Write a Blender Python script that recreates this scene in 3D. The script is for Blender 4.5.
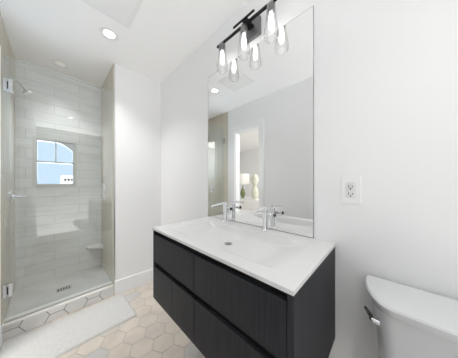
import bpy, bmesh, math, random
from mathutils import Vector, Matrix
random.seed(7)
for o in list(bpy.data.objects):
    bpy.data.objects.remove(o, do_unlink=True)
S = bpy.context.scene
COL = S.collection
PI = math.pi
XW, YL, XE, XL, YS, ZC, CAM = .876, 1.98, .407, -.263, 2.594, 2.321, 1.121

# ------------------------------------------------------------ camera
cd = bpy.data.cameras.new('camera')
cam = bpy.data.objects.new('camera', cd); COL.objects.link(cam)
cam.location = (0, 0, CAM); cam.rotation_euler = (PI/2, 0, -math.radians(46.25))
cd.sensor_width = 36; cd.lens = 166.6/458*36
cd.shift_x = .0009; cd.shift_y = .0093; cd.clip_start = .02
S.camera = cam
S.view_settings.view_transform = 'Standard'; S.view_settings.look = 'None'
S.view_settings.gamma = 1; S.view_settings.use_curve_mapping = False
S.view_settings.exposure = 0.59
S.cycles.max_bounces = 16; S.cycles.diffuse_bounces = 12; S.cycles.transparent_max_bounces = 16

# ------------------------------------------------------------ world: blue sky outside, white fill light added at the open rear
w = bpy.data.worlds.new('world'); S.world = w; w.use_nodes = True
nt = w.node_tree; bg = nt.nodes['Background']
tc = nt.nodes.new('ShaderNodeTexCoord'); sx = nt.nodes.new('ShaderNodeSeparateXYZ')
rp = nt.nodes.new('ShaderNodeValToRGB')
nt.links.new(tc.outputs['Generated'], sx.inputs[0]); nt.links.new(sx.outputs['Y'], rp.inputs[0])
rp.color_ramp.elements[0].position = .3; rp.color_ramp.elements[0].color = (1.37, 1.36, 1.34, 1)
rp.color_ramp.elements[1].position = .6; rp.color_ramp.elements[1].color = (4.4, 5.5, 6.6, 1)
nt.links.new(rp.outputs[0], bg.inputs[0])
rz = nt.nodes.new('ShaderNodeMapRange'); rz.inputs['From Min'].default_value = -.5; rz.inputs['From Max'].default_value = .0
rz.inputs['To Min'].default_value = 2.6; rz.inputs['To Max'].default_value = .12      # added upward fill for the ceiling: bright below, dim above
nt.links.new(sx.outputs['Z'], rz.inputs['Value']); nt.links.new(rz.outputs[0], bg.inputs[1])

def lamp(name, kind, loc, energy, rot=(0, 0, 0), **kw):
    l = bpy.data.lights.new(name, kind); l.energy = energy
    for k, v in kw.items(): setattr(l, k, v)
    o = bpy.data.objects.new(name, l); COL.objects.link(o); o.location = loc; o.rotation_euler = rot
    return o
lamp('bedroom_fill', 'AREA', (-1.7, .75, 2.25), 30, (0, 0, 0), size=1.6, color=(1, 1, 1))  # added area light without a fixture, brightens the bedroom
LIT = [(.304, 1.619, 2.0), (.205, -.18, 1.1), (.04, 2.38, .75)]

# ------------------------------------------------------------ materials
def mat(name, col, rough=.5, metal=0, spec=None, emit=None, es=0):
    m = bpy.data.materials.new(name); m.use_nodes = True
    b = m.node_tree.nodes['Principled BSDF']
    b.inputs['Base Color'].default_value = (*col, 1); b.inputs['Roughness'].default_value = rough
    b.inputs['Metallic'].default_value = metal
    if spec is not None: b.inputs['Specular IOR Level'].default_value = spec
    if emit: b.inputs['Emission Color'].default_value = (*emit, 1); b.inputs['Emission Strength'].default_value = es
    return m
def nodes(m): return m.node_tree.nodes, m.node_tree.links, m.node_tree.nodes['Principled BSDF']
def noisy(m, c1, c2, scale=(1, 1, 1), nscale=5, detail=3, bump=0, lo=.35, hi=.65):
    n, l, b = nodes(m)
    t = n.new('ShaderNodeTexCoord'); mp = n.new('ShaderNodeMapping'); mp.inputs['Scale'].default_value = scale
    ns = n.new('ShaderNodeTexNoise'); ns.inputs['Scale'].default_value = nscale; ns.inputs['Detail'].default_value = detail
    r = n.new('ShaderNodeValToRGB'); r.color_ramp.elements[0].position = lo; r.color_ramp.elements[1].position = hi
    r.color_ramp.elements[0].color = (*c1, 1); r.color_ramp.elements[1].color = (*c2, 1)
    l.new(t.outputs['Object'], mp.inputs[0]); l.new(mp.outputs[0], ns.inputs['Vector']); l.new(ns.outputs[0], r.inputs[0])
    l.new(r.outputs[0], b.inputs['Base Color'])
    if bump:
        bp = n.new('ShaderNodeBump'); bp.inputs['Strength'].default_value = bump; bp.inputs['Distance'].default_value = .002
        l.new(ns.outputs[0], bp.inputs['Height']); l.new(bp.outputs[0], b.inputs['Normal'])
    return m
def glass(name, tint=(.975, .985, .98), ior=1.45):
    m = bpy.data.materials.new(name); m.use_nodes = True
    n, l = m.node_tree.nodes, m.node_tree.links; n.remove(n['Principled BSDF'])
    t = n.new('ShaderNodeBsdfTransparent'); t.inputs[0].default_value = (*tint, 1)
    g = n.new('ShaderNodeBsdfGlossy'); g.inputs['Roughness'].default_value = 0.0
    lw = n.new('ShaderNodeLayerWeight'); lw.inputs['Blend'].default_value = .5
    pw = n.new('ShaderNodeMath'); pw.operation = 'POWER'; pw.inputs[1].default_value = 5; l.new(lw.outputs['Facing'], pw.inputs[0])
    f = n.new('ShaderNodeMath'); f.operation = 'MULTIPLY_ADD'; f0 = ((ior-1)/(ior+1))**2
    f.inputs[1].default_value = 1-f0; f.inputs[2].default_value = f0; l.new(pw.outputs[0], f.inputs[0])
    x = n.new('ShaderNodeMixShader')
    l.new(f.outputs[0], x.inputs[0]); l.new(t.outputs[0], x.inputs[1]); l.new(g.outputs[0], x.inputs[2])
    l.new(x.outputs[0], n['Material Output'].inputs[0])
    return m
def tiled(name, axes, c1, c2, grout, tw, th, off=.5, mort=.003, streak=None, rough=.25, seed=0):
    m = mat(name, c1, rough); n, l, b = nodes(m)
    t = n.new('ShaderNodeTexCoord'); s = n.new('ShaderNodeSeparateXYZ'); c = n.new('ShaderNodeCombineXYZ')
    l.new(t.outputs['Object'], s.inputs[0]); l.new(s.outputs[axes[0]], c.inputs[0]); l.new(s.outputs[axes[1]], c.inputs[1])
    br = n.new('ShaderNodeTexBrick'); br.offset = off
    br.inputs['Scale'].default_value = 1; br.inputs['Brick Width'].default_value = tw; br.inputs['Row Height'].default_value = th
    br.inputs['Mortar Size'].default_value = mort; br.inputs['Mortar Smooth'].default_value = .2
    br.inputs['Color1'].default_value = (*c1, 1); br.inputs['Color2'].default_value = (*c2, 1); br.inputs['Mortar'].default_value = (*grout, 1)
    l.new(c.outputs[0], br.inputs['Vector'])
    mp = n.new('ShaderNodeMapping'); mp.inputs['Scale'].default_value = streak or (3, 9, 3); mp.inputs['Location'].default_value = (seed, seed, seed)
    ns = n.new('ShaderNodeTexNoise'); ns.inputs['Scale'].default_value = 1; ns.inputs['Detail'].default_value = 6; ns.inputs['Distortion'].default_value = .8
    l.new(c.outputs[0], mp.inputs[0]); l.new(mp.outputs[0], ns.inputs['Vector'])
    r = n.new('ShaderNodeValToRGB'); r.color_ramp.elements[0].position = .25; r.color_ramp.elements[0].color = (.88, .875, .865, 1)
    r.color_ramp.elements[1].position = .55; r.color_ramp.elements[1].color = (1, 1, 1, 1)
    l.new(ns.outputs[0], r.inputs[0])
    mx = n.new('ShaderNodeMix'); mx.data_type = 'RGBA'; mx.blend_type = 'MULTIPLY'; mx.inputs[0].default_value = 1
    l.new(br.outputs[0], mx.inputs[6]); l.new(r.outputs[0], mx.inputs[7]); l.new(mx.outputs[2], b.inputs['Base Color'])
    bp = n.new('ShaderNodeBump'); bp.inputs['Strength'].default_value = .25; bp.inputs['Distance'].default_value = .002; bp.invert = True
    l.new(br.outputs['Fac'], bp.inputs['Height']); l.new(bp.outputs[0], b.inputs['Normal'])
    return m

M = {}
M['wall'] = mat('painted_wall', (.84, .845, .85), .6, spec=.2)
M['ceil'] = mat('ceiling_paint', (.93, .93, .93), .8, spec=.1)
M['trim'] = mat('trim_paint', (.86, .87, .88), .4)
M['grout'] = mat('grout', (.50, .46, .42), .9)
M['grout_dark'] = mat('grout_grey', (.30, .29, .28), .9)
TILES = []
for i, c in enumerate([(.66, .59, .52), (.685, .62, .55), (.64, .58, .52), (.58, .565, .54)]):
    TILES.append(noisy(mat('hex_tile', c, .45), tuple(v*.93 for v in c), tuple(min(1, v*1.05) for v in c), (1, 1, 1), 9, 4))
CURBT = [noisy(mat('curb_tile', c, .4), tuple(v*.9 for v in c), c, (1, 1, 1), 8, 4) for c in [(.82, .81, .79), (.76, .755, .735)]]
M['tile_back'] = tiled('shower_tile_white', (0, 2), (.86, .86, .845), (.835, .835, .82), (.70, .70, .685), .40, .098, streak=(2.5, 12, 3))
M['tile_side'] = tiled('shower_tile_beige', (1, 2), (.68, .635, .55), (.62, .575, .49), (.50, .48, .43), .30, .60, streak=(22, 1.2, 3), seed=4)
M['pan'] = noisy(mat('shower_pan', (.55, .54, .52), .4), (.53, .52, .505), (.62, .61, .59), (1, 1, 1), 7, 5)
M['curbtop'] = mat('curb_stone', (.85, .84, .81), .35)
M['chrome'] = mat('chrome', (.82, .83, .85), .08, 1)
M['steel'] = mat('brushed_metal', (.62, .62, .61), .3, 1)
M['chromerefl'] = mat('chrome_dark_reflection', (.10, .10, .10), .15, 1)  # chrome with its dark reflection put into the base colour
M['black'] = mat('black_metal', (.012, .012, .014), .35, .4)
M['darkknob'] = mat('dark_knob', (.03, .03, .035), .25, .6)
M['glass'] = glass('shower_glass', (.965, .985, .99), ior=1.75)
M['glassedge'] = mat('glass_edge', (.50, .57, .55), .2)
M['shade'] = glass('shade_glass', (.97, .97, .97), 1.35)
M['pane'] = glass('window_glass', (.98, .98, .98), 1.1)
M['mirror'] = mat('mirror_silver', (.93, .935, .93), .0, 1)
M['mirroredge'] = mat('mirror_edge', (.35, .38, .38), .2, .5)
M['quartz'] = mat('solid_surface_white', (.74, .74, .74), .25)
M['porc'] = mat('porcelain', (.66, .67, .68), .12)
M['plastic'] = mat('white_plastic', (.84, .84, .84), .35)
M['slot'] = mat('slot_dark', (.05, .05, .05), .6)
M['wood'] = noisy(mat('dark_wood', (.03, .03, .034), .5, spec=.25), (.019, .020, .024), (.031, .032, .038), (90, 90, 3), 1.5, 5, .08)
M['woodin'] = mat('cabinet_shadow_gap', (.006, .006, .006), .8)
M['matc'] = noisy(mat('bath_mat', (.76, .75, .73), .95, spec=.05), (.60, .595, .58), (.65, .645, .63), (1, 1, 1), 60, 3, .6)
M['lamp_on'] = mat('lit_lens', (1, 1, 1), .5, emit=(1, .97, .93), es=6)
M['lens_off'] = mat('dim_lens', (.85, .85, .82), .4, emit=(1, .98, .94), es=.15)
M['bulb'] = mat('bulb_glow', (1, 1, 1), .5, emit=(1, .98, .96), es=3)
M['drain'] = mat('drain_metal', (.45, .45, .45), .3, 1)
M['shadefab'] = mat('lamp_shade_fabric', (.85, .84, .80), .8)
M['green'] = mat('green_ceramic', (.22, .27, .13), .25)
M['bwall'] = mat('white_render', (.85, .85, .84), .8)
M['bfloor'] = mat('bedroom_floor', (.72, .68, .63), .5)

# ------------------------------------------------------------ mesh helpers
def box(bm, a, b, bev=0, seg=2):
    r = bmesh.ops.create_cube(bm, size=1)
    vs = r['verts']
    for v in vs:
        v.co = Vector([(a[i]+b[i])/2 + v.co[i]*(b[i]-a[i]) for i in range(3)])
    if bev:
        es = {e for v in vs for e in v.link_edges}
        bmesh.ops.bevel(bm, geom=list(es), offset=bev, segments=seg, profile=.5, affect='EDGES')
def lathe(bm, prof, c=(0, 0, 0), seg=28, axis='Z', sx=1, sy=1):
    rings = []
    for r, z in prof:
        ring = []
        for k in range(seg):
            a = 2*PI*k/seg; p = (r*math.cos(a)*sx, r*math.sin(a)*sy, z)
            if axis == 'X': p = (p[2], p[0], p[1])
            if axis == 'Y': p = (p[0], p[2], p[1])
            ring.append(bm.verts.new(Vector(p)+Vector(c)))
        rings.append(ring)
    for i in range(len(rings)-1):
        for k in range(seg):
            bm.faces.new((rings[i][k], rings[i][(k+1) % seg], rings[i+1][(k+1) % seg], rings[i+1][k]))
    if prof[0][0] > 1e-5: bm.faces.new(rings[0][::-1])
    if prof[-1][0] > 1e-5: bm.faces.new(rings[-1])
def tube(bm, pts, r, seg=14):
    pts = [Vector(p) for p in pts]; rr = r if isinstance(r, (list, tuple)) else [r]*len(pts); rings = []
    for i, p in enumerate(pts):
        t = (pts[min(i+1, len(pts)-1)]-pts[max(i-1, 0)]).normalized()
        up = Vector((0, 0, 1)) if abs(t.z) < .9 else Vector((0, 1, 0))
        u = t.cross(up).normalized(); v = t.cross(u)
        rings.append([bm.verts.new(p+(u*math.cos(2*PI*k/seg)+v*math.sin(2*PI*k/seg))*rr[i]) for k in range(seg)])
    for i in range(len(rings)-1):
        for k in range(seg):
            bm.faces.new((rings[i][k], rings[i][(k+1) % seg], rings[i+1][(k+1) % seg], rings[i+1][k]))
    bm.faces.new(rings[0][::-1]); bm.faces.new(rings[-1])
def loft(bm, loops, cap=True):
    rs = [[bm.verts.new(p) for p in lp] for lp in loops]; n = len(rs[0])
    for i in range(len(rs)-1):
        for k in range(n):
            bm.faces.new((rs[i][k], rs[i][(k+1) % n], rs[i+1][(k+1) % n], rs[i+1][k]))
    if cap: bm.faces.new(rs[0][::-1]); bm.faces.new(rs[-1])
def obj(name, bm, m, parent=None, smooth=False, kind=None, origin=None):
    bmesh.ops.recalc_face_normals(bm, faces=bm.faces)
    if origin is not None:
        for v in bm.verts: v.co -= Vector(origin)
    me = bpy.data.meshes.new(name); bm.to_mesh(me); bm.free()
    for mm in (m if isinstance(m, list) else [m]): me.materials.append(mm)
    o = bpy.data.objects.new(name, me); COL.objects.link(o)
    if origin is not None: o.location = origin
    if parent:
        o.parent = parent
        if origin is None:
            pl = Vector(parent.location)
            pp = parent.parent
            while pp: pl += Vector(pp.location); pp = pp.parent
            for v in me.vertices: v.co -= pl
    if smooth:
        for p in me.polygons: p.use_smooth = True
        if smooth != 2:
            for e_ in [me]: 
                try: e_.set_sharp_from_angle(angle=math.radians(40))
                except Exception: pass
    if kind: o['kind'] = kind
    return o
def thing(name, label, cat, loc=(0, 0, 0), group=None):
    o = bpy.data.objects.new(name, None); COL.objects.link(o); o.location = loc; o.empty_display_size = .05
    o['label'] = label; o['category'] = cat
    if group: o['group'] = group
    return o
def tag(o, label, cat, group=None):
    o['label'] = label; o['category'] = cat
    if group: o['group'] = group
    return o
def dup(root, delta, label):
    def rec(o, par):
        c = o.copy(); COL.objects.link(c)
        if par: c.parent = par
        for ch in list(o.children): rec(ch, c)
        return c
    r = rec(root, None); r.location = Vector(root.location)+Vector(delta); r['label'] = label
    return r
def B(*boxes, bev=0):
    bm = bmesh.new()
    for a, b in boxes: box(bm, a, b, bev)
    return bm

# ------------------------------------------------------------ the room
YB = -1.3   # the room runs on behind the viewer
YP0, YP1 = 1.983, 1.955          # white wall: outer end, corner end
def clip(poly, x0, x1, y0, y1):
    for ax, lim, sgn in ((0, x0, 1), (0, x1, -1), (1, y0, 1), (1, y1, -1)):
        out = []
        for i in range(len(poly)):
            p, q = poly[i], poly[(i+1) % len(poly)]
            dp, dq = (p[ax]-lim)*sgn, (q[ax]-lim)*sgn
            if dp >= 0: out.append(p)
            if dp*dq < 0:
                t = dp/(dp-dq); out.append((p[0]+(q[0]-p[0])*t, p[1]+(q[1]-p[1])*t))
        poly = out
        if len(poly) < 3: return []
    return poly
def hexes(bm, cx, cy, s, gap, rect, h0, h1, put, nm, first=1, pick=None):
    x0, x1, y0, y1 = rect
    for i in range(-30, 31):
        for j in range(-30, 31):
            X = cx+1.5*s*i; Y = cy+math.sqrt(3)*s*(j+(i % 2)*.5)
            if X < x0-s or X > x1+s or Y < y0-s or Y > y1+s: continue
            ss = s-gap/math.sqrt(3)
            poly = clip([(X+ss*math.cos(PI/3*k), Y+ss*math.sin(PI/3*k)) for k in range(6)], *rect)
            if len(poly) < 3: continue
            mi = pick(i, j) if pick else random.randrange(nm)
            lo = [bm.verts.new(put(p[0], p[1], h0)) for p in poly]; hi = [bm.verts.new(put(p[0], p[1], h1)) for p in poly]
            f = bm.faces.new(hi); f.material_index = first+mi
            for k in range(len(poly)):
                f = bm.faces.new((lo[k], lo[(k+1) % len(poly)], hi[(k+1) % len(poly)], hi[k])); f.material_index = first+mi
bm = B(((XL-.1, YB, -.1), (XW+.1, YS+.1, -.0015)))
def pick(i, j):
    r = random.random()
    if (i, j) == (2, -3): return 3
    return 0 if r < .4 else 1 if r < .75 else 2 if r < .93 else 3
hexes(bm, .413, 1.3505, .0794, .0055, (XL-.09, XW, YB, YL), -.002, 0, lambda x, y, h: (x, y, h), 4, 1, pick)
obj('floor', bm, [M['grout']]+TILES, kind='structure')
obj('ceiling', B(((XL-.1, YB, ZC), (XW+.1, YS+.1, ZC+.1))), M['ceil'], kind='structure')
obj('wall_right', B(((XW, YB, 0), (XW+.1, YS+.1, ZC))), M['wall'], kind='structure')
# white wall between shower and mirror wall
bm = bmesh.new()
q = [(XE+.009, YP0), (XW, YP1), (XW, YS+.1), (XE+.009, YS+.1)]
loft(bm, [[(x, y, 0) for x, y in q], [(x, y, ZC) for x, y in q]])
obj('wall_back', bm, M['wall'], kind='structure')
D0, D1, DZ = 1.31, 1.77, 1.93
XT = XL-.1
obj('wall_left', B(((XT, YB, 0), (XL, D0, ZC)), ((XT, D0, DZ), (XL, D1, ZC)), ((XT, D1, 0), (XL, YL-.05, ZC))), M['wall'], kind='structure')
# shower walls
obj('wall_shower_left', B(((XT, YL-.05, 0), (XL, YS+.1, ZC))), M['tile_side'], kind='structure')
obj('wall_shower_right', B(((XE, YP0-.0005, 0), (XE+.009, YS, ZC))), M['tile_side'], kind='structure')
WX0, WX1, WZ0, WZ1 = -.134, .154, 1.105, 1.575
obj('wall_shower_back', B(((XL, YS, 0), (WX0, YS+.1, ZC)), ((WX1, YS, 0), (XE+.009, YS+.1, ZC)), ((WX0, YS, 0), (WX1, YS+.1, WZ0)), ((WX0, YS, WZ1), (WX1, YS+.1, ZC))), M['tile_back'], kind='structure')
ZP = .105
obj('shower_floor', B(((XL, YL+.10, 0), (XE, YS, ZP-.002))), M['pan'], kind='structure')
bm = B(((XL, YL+.004, 0), (XE, YL+.10, ZP-.012)))
hexes(bm, -.105, .055, .0794, .006, (XL, XE, .0, ZP-.013), 0, .003, lambda x, z, h: (x, YL+.004-h, z), 2, 1)
obj('shower_curb', bm, [M['grout_dark']]+CURBT, kind='structure')
obj('trim_2', B(((XL, YL-.004, ZP-.012), (XE, YL+.10, ZP)), bev=.002), M['curbtop'], kind='structure')
obj('trim_1', B(((XE+.004, YP0-.004, ZP), (XE+.012, YP0+.001, ZC-.001))), M['steel'], kind='structure')
# baseboards
bm = bmesh.new()
def bb(bm, p, q, n, h=.14, t=.012):
    p, q, n = Vector((*p, 0)), Vector((*q, 0)), Vector((*n, 0)).normalized()
    prof = [(0, 0), (t, 0), (t, h-.006), (t-.004, h), (0, h)]
    loft(bm, [[a+n*u+Vector((0, 0, v)) for u, v in prof] for a in (p, q)])
bb(bm, (XE+.010, YP0), (XW, YP1), (-.06, -1)); obj('baseboard_back', bm, M['trim'], kind='structure')
bm = bmesh.new(); bb(bm, (XW, YP1), (XW, YB), (-1, 0)); obj('baseboard_right', bm, M['trim'], kind='structure')
bm = bmesh.new(); bb(bm, (XL, YB), (XL, D0-.076), (1, 0)); bb(bm, (XL, D1+.076), (XL, YL-.052), (1, 0)); obj('baseboard_left', bm, M['trim'], kind='structure')
# doorway casing
bm = B(((XL, D0-.075, 0), (XL+.018, D0, DZ+.09)), ((XL, D1, 0), (XL+.018, D1+.075, DZ+.09)), ((XL, D0, DZ), (XL+.018, D1, DZ+.09)),
       ((XT, D0-.001, 0), (XL, D0+.012, DZ)), ((XT, D1-.012, 0), (XL, D1+.001, DZ)), ((XT, D0, DZ-.012), (XL, D1, DZ+.001)), bev=.002)
obj('door_1', bm, M['trim'], kind='structure')
# room beyond the doorway
obj('wall_bedroom', B(((-3.3, -.2, 0), (-3.2, 4.6, ZC)), ((-3.2, 4.5, 0), (XT, 4.6, ZC)), ((-3.2, -.2, 0), (XT, -.1, ZC)), ((XT-.02, YS+.1, 0), (XT, 4.5, ZC))), M['wall'], kind='structure')
obj('floor_bedroom', B(((-3.3, -.2, -.1), (XT, 4.6, 0))), M['bfloor'], kind='structure')
obj('ceiling_bedroom', B(((-3.3, -.2, ZC), (XT, 4.6, ZC+.1))), M['ceil'], kind='structure')

# ------------------------------------------------------------ window in the shower's back wall
fy0, fy1 = YS+.012, YS+.05
xm = (WX0+WX1)/2; zm = 1.347
bm = B(((WX0, fy0, WZ0), (WX0+.010, fy1, WZ1)), ((WX1-.010, fy0, WZ0), (WX1, fy1, WZ1)), ((WX0, fy0, WZ0), (WX1, fy1, WZ0+.010)),
       ((WX0, fy0, WZ1-.010), (WX1, fy1, WZ1)), ((WX0, fy0, zm-.008), (WX1, fy1, zm+.008)))
pts = [(xm, WZ1-.009)]+[(xm+(WX1-.009-xm)*t, WZ1-.009-.085*(t**1.8)) for t in [i/12 for i in range(1, 13)]]+[(WX1-.009, WZ1-.009)]
loft(bm, [[(x, y, z) for x, z in pts] for y in (fy0+.004, fy1-.004)])
win = obj('window_1', bm, M['trim'], kind='structure')
obj('window_pane', B(((WX0+.008, fy0+.02, WZ0+.008), (WX1-.008, fy0+.023, WZ1-.008))), M['pane'], parent=win)
obj('muntin', B(((xm-.005, fy0+.006, zm), (xm+.005, fy1-.006, WZ1-.008))), M['trim'], parent=win)
bm = B(((WX0-.022, YS-.003, WZ0-.022), (WX0, YS+.012, WZ1+.022)), ((WX1, YS-.003, WZ0-.022), (WX1+.022, YS+.012, WZ1+.022)),
       ((WX0, YS-.003, WZ1), (WX1, YS+.012, WZ1+.022)), ((WX0, YS-.003, WZ0-.022), (WX1, YS+.012, WZ0)))
obj('window_surround', bm, mat('window_surround_stone', (.70, .69, .66), .4), parent=win)
# buildings outside, seen through the window
bl = thing('apartment_building', 'low white building with a row of dark windows seen outside the shower window', 'building', (3.2, 42, -6))
obj('wall', B(((.8, 40, -6), (6.0, 44, 2.35))), M['bwall'], parent=bl)
obj('roof', B(((.9, 39.9, 2.35), (6.1, 44.1, 2.5))), M['bwall'], parent=bl)
for k in range(9):
    obj('window', B(((1.15+k*.42, 39.95, 1.5), (1.39+k*.42, 40.02, 1.9))), M['slot'], parent=bl)

# ------------------------------------------------------------ shower glass door
door = thing('shower_door', 'frameless clear glass shower door with chrome hinges on its left', 'shower door', (.07, YL+.05, ZP))
GY0, GY1 = YL+.026, YL+.034
obj('glass_panel', B(((XL+.008, GY0, ZP+.008), (XE-.006, GY1, 2.04))), M['glass'], parent=door)
obj('polished_edge', B(((XL+.008, GY0, 2.0402), (XE-.006, GY1, 2.0425)), ((XE-.0058, GY0, ZP+.01), (XE-.0035, GY1, 2.0425))), M['glassedge'], parent=door)
obj('seal', B(((XL+.008, GY0-.003, ZP+.001), (XE-.006, GY1+.003, ZP+.009))), M['steel'], parent=door)
for z in (.292, 1.788):
    h = obj('hinge', B(((XL+.001, GY0-.010, z), (XL+.050, GY1+.010, z+.095)), bev=.002), M['chrome'], parent=door)
    obj('hinge_slot', B(((XL+.024, GY0-.0115, z+.02), (XL+.030, GY0-.009, z+.075))), M['slot'], parent=h)
bm = bmesh.new(); hx, hy = .330, GY0-.035
tube(bm, [(hx, GY0, .965), (hx, hy+.008, .965), (hx, hy, .973), (hx, hy, 1.107), (hx, hy+.008, 1.115), (hx, GY0, 1.115)], .0075)
tube(bm, [(hx, GY1, .965), (hx, GY1+.027, .965), (hx, GY1+.035, .973), (hx, GY1+.035, 1.107), (hx, GY1+.027, 1.115), (hx, GY1, 1.115)], .0075)
obj('handle', bm, M['chrome'], parent=door, smooth=True)

# shower fittings
sh = thing('wall_shower', 'chrome shower head on a short arm high on the left shower wall', 'shower head', (XL, 2.35, 2.02))
bm = bmesh.new(); lathe(bm, [(.026, 0), (.026, .004), (.012, .010), (.0, .010)], (XL, 2.35, 2.02), axis='X'); obj('flange', bm, M['steel'], parent=sh, smooth=True)
bm = bmesh.new(); tube(bm, [(XL+.005, 2.35, 2.02), (XL+.03, 2.35, 2.018), (XL+.055, 2.35, 2.0), (XL+.082, 2.35, 1.965)], .008); obj('arm', bm, M['steel'], parent=sh, smooth=True)
bm = bmesh.new()
lathe(bm, [(.0, .012), (.012, .010), (.016, -.004), (.026, -.012), (.028, -.020), (.025, -.026), (0, -.026)], (0, 0, 0))
bmesh.ops.rotate(bm, verts=bm.verts, cent=(0, 0, 0), matrix=Matrix.Rotation(math.radians(-25), 3, 'Y'))
bmesh.ops.translate(bm, verts=bm.verts, vec=(XL+.086, 2.35, 1.955)); obj('head', bm, M['steel'], parent=sh, smooth=True)
sv = thing('shower_valve', 'chrome shower mixer with a lever on the left shower wall, seen through glass', 'shower valve', (XL, 2.33, 1.005))
bm = bmesh.new(); lathe(bm, [(.05, 0), (.05, .004), (.044, .008), (.02, .010), (.02, .03), (.017, .034), (0, .034)], (XL, 2.33, 1.005), axis='X'); obj('escutcheon', bm, M['chrome'], parent=sv, smooth=True)
bm = bmesh.new(); tube(bm, [(XL+.025, 2.33, 1.005), (XL+.045, 2.33, 1.006), (XL+.085, 2.33, 1.008)], [.012, .011, .008]); obj('lever', bm, M['chrome'], parent=sv, smooth=True)
bm = bmesh.new()
q = [(XE, YS)]+[(XE-.15*math.cos(a), YS-.15*math.sin(a)) for a in [i*PI/24 for i in range(13)]]
loft(bm, [[(x, y, z) for x, y in q] for z in (.345, .365)])
tag(obj('corner_shelf', bm, mat('shelf_stone', (.60, .59, .56), .3), origin=(XE-.05, YS-.05, .345)), 'low grey stone foot shelf in the right back corner of the shower', 'shelf')
bm = B(((.010, 2.225, ZP-.0018), (.115, 2.29, ZP+.001)), bev=.0004)
dr = tag(obj('shower_drain', bm, M['drain'], origin=(.06, 2.257, ZP-.0018)), 'small metal drain grate set in the grey shower floor', 'drain')
for k in range(5):
    obj('slot', B(((.02+k*.019, 2.232, ZP+.0005), (.028+k*.019, 2.283, ZP+.0015))), M['slot'], parent=dr)

# ------------------------------------------------------------ bath mat
bm = bmesh.new()
mx0, mx1, my0, my1 = -.25, .481, 1.533, 1.935
NX, NY = 74, 42
gv = {}
for side in (0, 1):
    for i in range(NX+1):
        for j in range(NY+1):
            x = mx0+(mx1-mx0)*i/NX; y = my0+(my1-my0)*j/NY
            e = min(min(i, NX-i)*.0098, min(j, NY-j)*.0098)
            h = .010*min(1, (e/.010))**.5
            z = .0004 if side == 0 else .003+h+.0012*math.sin(i*1.3)*math.sin(j*1.6)*(1 if e > .012 else 0)
            if side == 1 or True: gv[side, i, j] = bm.verts.new((x+.003*math.sin(y*9), y+.002*math.sin(x*11), z))
for i in range(NX):
    for j in range(NY):
        bm.faces.new([gv[1, i, j], gv[1, i+1, j], gv[1, i+1, j+1], gv[1, i, j+1]])
        bm.faces.new([gv[0, i, j], gv[0, i, j+1], gv[0, i+1, j+1], gv[0, i+1, j]])
for i in range(NX):
    for j in (0, NY): bm.faces.new([gv[0, i, j], gv[0, i+1, j], gv[1, i+1, j], gv[1, i, j]])
for j in range(NY):
    for i in (0, NX): bm.faces.new([gv[0, i, j], gv[0, i, j+1], gv[1, i, j+1], gv[1, i, j]])
tag(obj('bath_mat', bm, M['matc'], smooth=True, origin=(.115, 1.73, 0)), 'white rectangular bath mat on the hexagon floor in front of the shower', 'bath mat')

# ------------------------------------------------------------ vanity
VX, V0, V1, VZ = .415, .172, 1.04, .852
van = thing('vanity_cabinet', 'black wood floating vanity cabinet with flat drawer fronts under the white counter', 'vanity', (.645, .606, .424))
ct = VZ-.013
obj('carcass', B(((VX+.022, V0+.018, .424), (XW, V1-.018, .442)), ((XW-.016, V0+.018, .442), (XW-.001, V1-.018, ct-.08)), ((VX+.022, V0+.018, .442), (VX+.034, V1-.018, ct-.002))), M['woodin'], parent=van)
for a in ((V0, V0+.018), (V1-.018, V1)):
    obj('side_panel', B(((VX+.003, a[0], .424), (XW-.001, a[1], ct-.0005)), bev=.0008), M['wood'], parent=van)
VM = .604
def front(name, y0, y1, z0, z1): obj(name, B(((VX, y0, z0), (VX+.019, y1, z1)), bev=.001), M['wood'], parent=van)
front('drawer_front', V0+.0195, VM-.0015, .650, .815)
front('drawer_front', VM+.0015, V1-.0195, .650, .815)
front('drawer_front', V0+.0195, VM-.0015, .426, .621)
front('door_panel', VM+.0015, .800-.0006, .426, .621)
front('door_panel', .800+.0006, V1-.0195, .426, .621)

# countertop with integrated trough basin
bm = bmesh.new()
cx0, cx1, cy0, cy1 = VX-.004, XW-.001, V0-.002, V1+.002
NX, NY = 60, 100
bx0, bx1, by0, by1 = .475, .775, .245, .965
def sm(t): t = max(0, min(1, t)); return t*t*(3-2*t)
def depth(x, y):
    e = min((x-bx0)/.022, (bx1-x)/.022, 1)
    f = min((y-by0)/.16, (by1-y)/.16)
    if e <= 0 or f <= 0: return 0
    slope = 1-.35*abs(y-.60)/.36
    return .046*sm(min(e, 1))*sm(min(f, 1)**.8)*slope
top, bot = {}, {}
for i in range(NX+1):
    for j in range(NY+1):
        x = cx0+(cx1-cx0)*i/NX; y = cy0+(cy1-cy0)*j/NY; d = depth(x, y)
        top[i, j] = bm.verts.new((x, y, VZ-d)); bot[i, j] = bm.verts.new((x, y, VZ-.0125-d))
for i in range(NX):
    for j in range(NY):
        bm.faces.new([top[i, j], top[i+1, j], top[i+1, j+1], top[i, j+1]]); bm.faces.new([bot[i, j], bot[i, j+1], bot[i+1, j+1], bot[i+1, j]])
for i in range(NX):
    for j in (0, NY): bm.faces.new([bot[i, j], bot[i+1, j], top[i+1, j], top[i, j]])
for j in range(NY):
    for i in (0, NX): bm.faces.new([bot[i, j], bot[i, j+1], top[i, j+1], top[i, j]])
ctop = tag(obj('countertop', bm, M['quartz'], smooth=True, origin=(.645, .606, VZ-.0125)), 'white vanity countertop with a wide integrated trough sink, on the black cabinet', 'countertop')
bm = bmesh.new(); dz = VZ-depth(.625, .60)
lathe(bm, [(.0, 0), (.019, 0), (.021, .002), (.017, .004), (.012, .0045), (0, .0045)], (.625, .60, dz)); obj('sink_drain', bm, M['drain'], parent=ctop, smooth=True)

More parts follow.
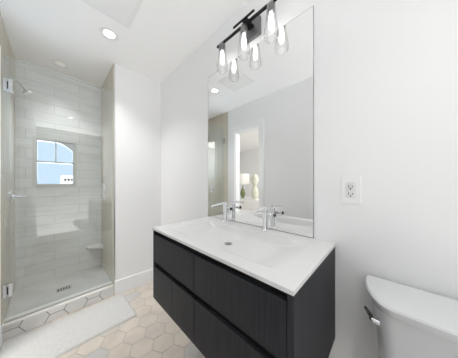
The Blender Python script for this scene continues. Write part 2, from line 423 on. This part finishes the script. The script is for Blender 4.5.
# faucets
FX = .827
def faucet(y, label):
    f = thing('faucet', label, 'faucet', (FX, y, VZ), 'chrome faucets on the white counter')
    bm = bmesh.new(); lathe(bm, [(.021, 0), (.021, .004), (.017, .007), (.0155, .010), (.0155, .118), (.0135, .122), (0, .121)], (FX, y, VZ)); obj('body', bm, M['chrome'], parent=f, smooth=True)
    bm = bmesh.new(); tube(bm, [(FX+.008, y, VZ+.131), (FX-.02, y, VZ+.131), (FX-.07, y, VZ+.126), (FX-.112, y, VZ+.1215), (FX-.123, y, VZ+.1185)], [.009, .009, .008, .0075, .0075])
    tube(bm, [(FX, y, VZ+.11), (FX, y, VZ+.136)], .009); obj('spout', bm, M['chrome'], parent=f, smooth=True)
    bm = bmesh.new(); tube(bm, [(FX, y, VZ+.095), (FX-.004, y-.045, VZ+.096)], .008); obj('side_stem', bm, M['chrome'], parent=f, smooth=True)
    bm = bmesh.new(); tube(bm, [(FX-.004, y-.043, VZ+.096), (FX-.006, y-.058, VZ+.0965)], .012); kn = obj('side_knob', bm, M['chrome'], parent=f, smooth=True)
    bm = bmesh.new(); tube(bm, [(FX-.006, y-.0575, VZ+.0965), (FX-.0065, y-.064, VZ+.0967)], .0095); obj('knob_cap', bm, M['darkknob'], parent=kn, smooth=True)
    return f
fa = faucet(.822, 'chrome faucet at the far left end of the white trough sink')
dup(fa, (0, .502-.822, 0), 'chrome faucet on the counter nearer the right edge of the mirror')

# ------------------------------------------------------------ mirror
MY0, MY1, MZ1 = .261, 1.066, 1.985
mi = tag(obj('wall_mirror', B(((XW-.006, MY0, VZ+.0015), (XW-.0005, MY1, MZ1))), M['mirroredge'], origin=(XW-.003, (MY0+MY1)/2, VZ+.0015)), 'large frameless rectangular mirror on the wall above the white counter', 'mirror')
obj('reflective_face', B(((XW-.0068, MY0+.0025, VZ+.004), (XW-.006, MY1-.0025, MZ1-.0025))), M['mirror'], parent=mi)

# ------------------------------------------------------------ vanity light
LX, LZ, LYC = .808, 2.095, .645
SOCK = mat('socket_metal', (.22, .22, .22), .35, .7)
vl = thing('vanity_light', 'black bar vanity light with three clear glass shades above the mirror', 'wall light', (XW, .62, 2.087))
obj('backplate', B(((XW-.020, .560, 2.032), (XW-.0005, .675, 2.142)), bev=.003), mat('backplate_metal', (.22, .22, .225), .4, .6), parent=vl)
bm = bmesh.new(); box(bm, (LX-.008, .405, LZ-.006), (LX+.008, .885, LZ+.006), .002); obj('bar', bm, M['black'], parent=vl)
obj('upper_bar', B(((LX-.028, .550, LZ+.006), (LX-.018, .710, LZ+.016)), ((LX-.02, .60, LZ-.004), (LX+.06, .64, LZ+.010)), bev=.002), M['black'], parent=vl)
for y in (.4557, .642, .8345):
    a = obj('socket', (lambda b: (lathe(b, [(.014, 0), (.020, -.004), (.020, -.045), (.015, -.050), (0, -.050)], (LX, y, LZ-.004)), b)[1])(bmesh.new()), SOCK, parent=vl, smooth=True)
    b_ = bmesh.new(); lathe(b_, [(.009, -.050), (.010, -.060), (.013, -.085), (.015, -.110), (.0135, -.128), (.008, -.139), (0, -.142)], (LX, y, LZ-.004)); obj('bulb', b_, M['bulb'], parent=a, smooth=2)
    b_ = bmesh.new(); pr = [(.012, -.001), (.022, -.004), (.0245, -.02), (.026, -.06), (.030, -.10), (.037, -.14), (.040, -.162), (.038, -.182), (.031, -.192), (.030, -.190), (.0365, -.181), (.0385, -.162), (.0355, -.141), (.0285, -.101), (.0245, -.061), (.023, -.022), (.021, -.007), (.012, -.004)]
    lathe(b_, pr, (LX, y, LZ-.004)); sd = obj('glass_shade', b_, M['shade'], parent=vl, smooth=2)
    lamp('vanity_bulb', 'POINT', (LX, y, LZ-.105), .85, color=(1, .985, .965), shadow_soft_size=.012)

# ------------------------------------------------------------ outlet
ou = thing('wall_outlet', 'white duplex electrical outlet on the wall right of the mirror', 'outlet', (XW, .115, 1.093))
obj('plate', B(((XW-.005, .080, 1.036), (XW-.0003, .150, 1.150)), bev=.0015), M['plastic'], parent=ou)
oc = obj('receptacle', B(((XW-.0075, .098, 1.060), (XW-.004, .132, 1.126)), bev=.001), mat('receptacle_plastic', (.74, .74, .74), .3), parent=ou)
for zc in (1.108, 1.077):
    for dy, h in ((.0065, .009), (-.0065, .007)):
        obj('slot', B(((XW-.0082, .115+dy-.0012, zc-h/2), (XW-.0072, .115+dy+.0012, zc+h/2))), M['slot'], parent=oc)
    bm = bmesh.new(); lathe(bm, [(.003, 0), (.003, .001)], (XW-.0082, .115, zc-.0105), axis='X', seg=12); obj('ground_hole', bm, M['slot'], parent=oc)

# ------------------------------------------------------------ ceiling fittings
for (x, y, e), lab in zip(LIT, ('lit white recessed ceiling light near the exhaust fan grille', 'lit recessed ceiling light over the front of the room', 'dim recessed ceiling light inside the shower')):
    t = thing('recessed_light', lab, 'ceiling light', (x, y, ZC), 'round recessed ceiling lights')
    bm = bmesh.new(); lathe(bm, [(.035, -.001), (.060, -.0005), (.063, -.003), (.060, -.006), (.048, -.006), (.035, -.001)], (x, y, ZC), seg=36); obj('trim_ring', bm, M['plastic'], parent=t, smooth=True)
    bm = bmesh.new(); lathe(bm, [(.0, -.0035), (.036, -.0030), (.036, -.001), (0, -.001)], (x, y, ZC), seg=32); obj('lens', bm, M['lamp_on'] if y < 2 else M['lens_off'], parent=t, smooth=True)
    lamp('downlight', 'AREA', (x, y, ZC-.008), e, shape='DISK', size=.09, spread=math.radians(95 if y < 2 else 70), color=(1, .99, .98))
ev = thing('exhaust_fan_grille', 'square white exhaust fan grille in the ceiling', 'vent', (.26, 1.285, ZC))
vx0, vx1, vy0, vy1 = .115, .402, 1.125, 1.448
obj('frame', B(((vx0, vy0, ZC-.008), (vx1, vy1, ZC-.0002)), bev=.003), M['plastic'], parent=ev)
gp = obj('grille_panel', B(((vx0+.028, vy0+.028, ZC-.017), (vx1-.028, vy1-.028, ZC-.0075)), bev=.004), mat('grille_plastic', (.86, .86, .86), .4), parent=ev)

# ------------------------------------------------------------ toilet
TY = -.165   # centre line
to = thing('toilet', 'white two-piece toilet with rounded tank lid against the right wall', 'toilet', (.55, TY, 0))
def tankloop(z, xf, xb, hw, r, rf=None, n=10):
    # rounded front corners, square-ish back; bowed front
    pts = []
    def arc(cx, cy, rx, ry, a0, a1):
        for k in range(n+1):
            a = a0+(a1-a0)*k/n; pts.append((cx+rx*math.cos(a), cy+ry*math.sin(a), z))
    arc(xf+r, TY+hw-r*.8, r, r*.8, PI, PI/2)
    arc(xb-.012, TY+hw-.012, .012, .012, PI/2, 0)
    arc(xb-.012, TY-hw+.012, .012, .012, 0, -PI/2)
    arc(xf+r, TY-hw+r*.8, r, r*.8, -PI/2, -PI)
    return pts
bm = bmesh.new()
xb = XW-.012
loft(bm, [tankloop(z, xf, xb, hw, r) for z, xf, hw, r in ((.385, .735, .165, .06), (.395, .722, .175, .06), (.50, .706, .185, .06), (.65, .692, .197, .06), (.729, .684, .205, .06), (.7305, .69, .20, .055))])
obj('tank', bm, M['porc'], parent=to, smooth=True)
bm = bmesh.new()
def lidloop(z, g):
    # swept D-shaped lid: left end runs in a long curve from the wall to the front
    n = 22; pts = []; xf = .664+g; hw = .228-g; xb2 = XW-.014-g
    for k in range(n+1):
        a = PI-(PI/2)*k/n; pts.append((xf+.165*(1-abs(math.cos(a-PI))**1.0)*1.0 if False else xf+.17+.17*math.cos(a), TY+hw-.075+.075*math.sin(a), z))
    pts += [(xb2-.006, TY+hw-.001, z), (xb2, TY+hw-.008, z), (xb2, TY-hw+.008, z), (xb2-.006, TY-hw+.001, z)]
    for k in range(n+1):
        a = -PI/2-(PI/2)*k/n; pts.append((xf+.17+.17*math.cos(a), TY-hw+.075+.075*math.sin(a), z))
    return pts
loft(bm, [lidloop(z, g) for z, g in ((.731, .012), (.732, .008), (.745, .002), (.756, .0), (.761, .003), (.7635, .012))])
obj('tank_lid', bm, M['porc'], parent=to, smooth=True)
# lever on the left end
lv = bmesh.new(); tube(lv, [(.705, TY+.185, .684), (.703, TY+.200, .685), (.702, TY+.206, .690)], [.011, .010, .006]); le = obj('flush_lever', lv, M['chrome'], parent=to, smooth=True)
lv = bmesh.new(); tube(lv, [(.706, TY+.196, .676), (.703, TY+.204, .694), (.700, TY+.219, .718)], [.0045, .006, .004]); obj('lever_arm', lv, M['chromerefl'], parent=le, smooth=True)
def ell(cx, rx, ry, z, n=36, back=None):
    p = []
    for k in range(n):
        a = 2*PI*k/n; x = cx+rx*math.cos(a)
        p.append((min(x, back) if back else x, TY+ry*math.sin(a)*(1-.12*max(0, -math.cos(a))), z))
    return p
bm = bmesh.new()
loft(bm, [ell(.56, .20, .11, 0), ell(.56, .195, .105, .03), ell(.56, .17, .09, .14), ell(.54, .20, .11, .24), ell(.50, .25, .165, .34), ell(.49, .26, .185, .385), ell(.49, .255, .18, .395), ell(.475, .20, .13, .392), ell(.475, .17, .11, .33), ell(.49, .10, .07, .22)], cap=True)
box(bm, (.66, TY-.13, .27), (XW-.03, TY+.13, .386), .03, 3)
obj('bowl', bm, M['porc'], parent=to, smooth=True)
bm = bmesh.new(); loft(bm, [ell(.475, .235, .182, .396), ell(.475, .24, .187, .404), ell(.475, .235, .182, .412)]); obj('seat', bm, M['plastic'], parent=to, smooth=True)
bm = bmesh.new(); loft(bm, [ell(.475, .232, .180, .413), ell(.475, .237, .185, .420), ell(.475, .228, .178, .430), ell(.475, .18, .13, .434)]); obj('seat_lid', bm, M['plastic'], parent=to, smooth=True)

# ------------------------------------------------------------ bedroom furniture reflected in the mirror
ns_ = thing('dresser', 'white dresser in the next room, reflected in the mirror through the doorway', 'dresser', (-1.7, 2.6, 0))
obj('body', B(((-1.95, 2.1, .06), (-1.5, 3.1, .74)), bev=.006), M['plastic'], parent=ns_)
for y in (2.14, 3.02):
    for x in (-1.93, -1.57): obj('leg', B(((x, y, 0), (x+.05, y+.04, .06))), M['plastic'], parent=ns_)
for k in range(3): obj('drawer_front', B(((-1.5, 2.13, .09+k*.215), (-1.488, 3.07, .29+k*.215)), bev=.003), M['plastic'], parent=ns_)
tl = thing('table_lamp', 'green based table lamp with white drum shade on the dresser, seen in the mirror', 'lamp', (-1.6, 2.69, .74))
bm = bmesh.new(); lathe(bm, [(.05, 0), (.055, .01), (.03, .02), (.06, .08), (.065, .14), (.045, .21), (.015, .26), (.012, .33), (0, .33)], (-1.6, 2.69, .74)); obj('base', bm, M['green'], parent=tl, smooth=True)
bm = bmesh.new(); lathe(bm, [(.17, .34), (.16, .60), (.157, .60), (.167, .34)], (-1.6, 2.69, .76)); bmesh.ops.create_circle(bm, cap_ends=True, radius=.158, segments=28, matrix=Matrix.Translation((-1.6, 2.69, 1.35)))
obj('lamp_shade', bm, M['shadefab'], parent=tl, smooth=True)
bm = bmesh.new(); R = .085
lathe(bm, [(.05, 0), (.06, .01), (.085, .10), (.09, .16), (.07, .24), (.03, .30), (.06, .36), (.088, .44), (.085, .52), (.05, .58), (.035, .60), (.03, .60), (.045, .575), (.07, .50), (.05, .36), (.022, .30), (0, .29)], (-1.62, 2.33, .74))
va = tag(obj('vase', bm, mat('pale_vase', (.62, .63, .52), .3), smooth=True, origin=(-1.62, 2.33, .74)), 'tall pale hourglass vase beside the lamp, seen in the mirror', 'vase')
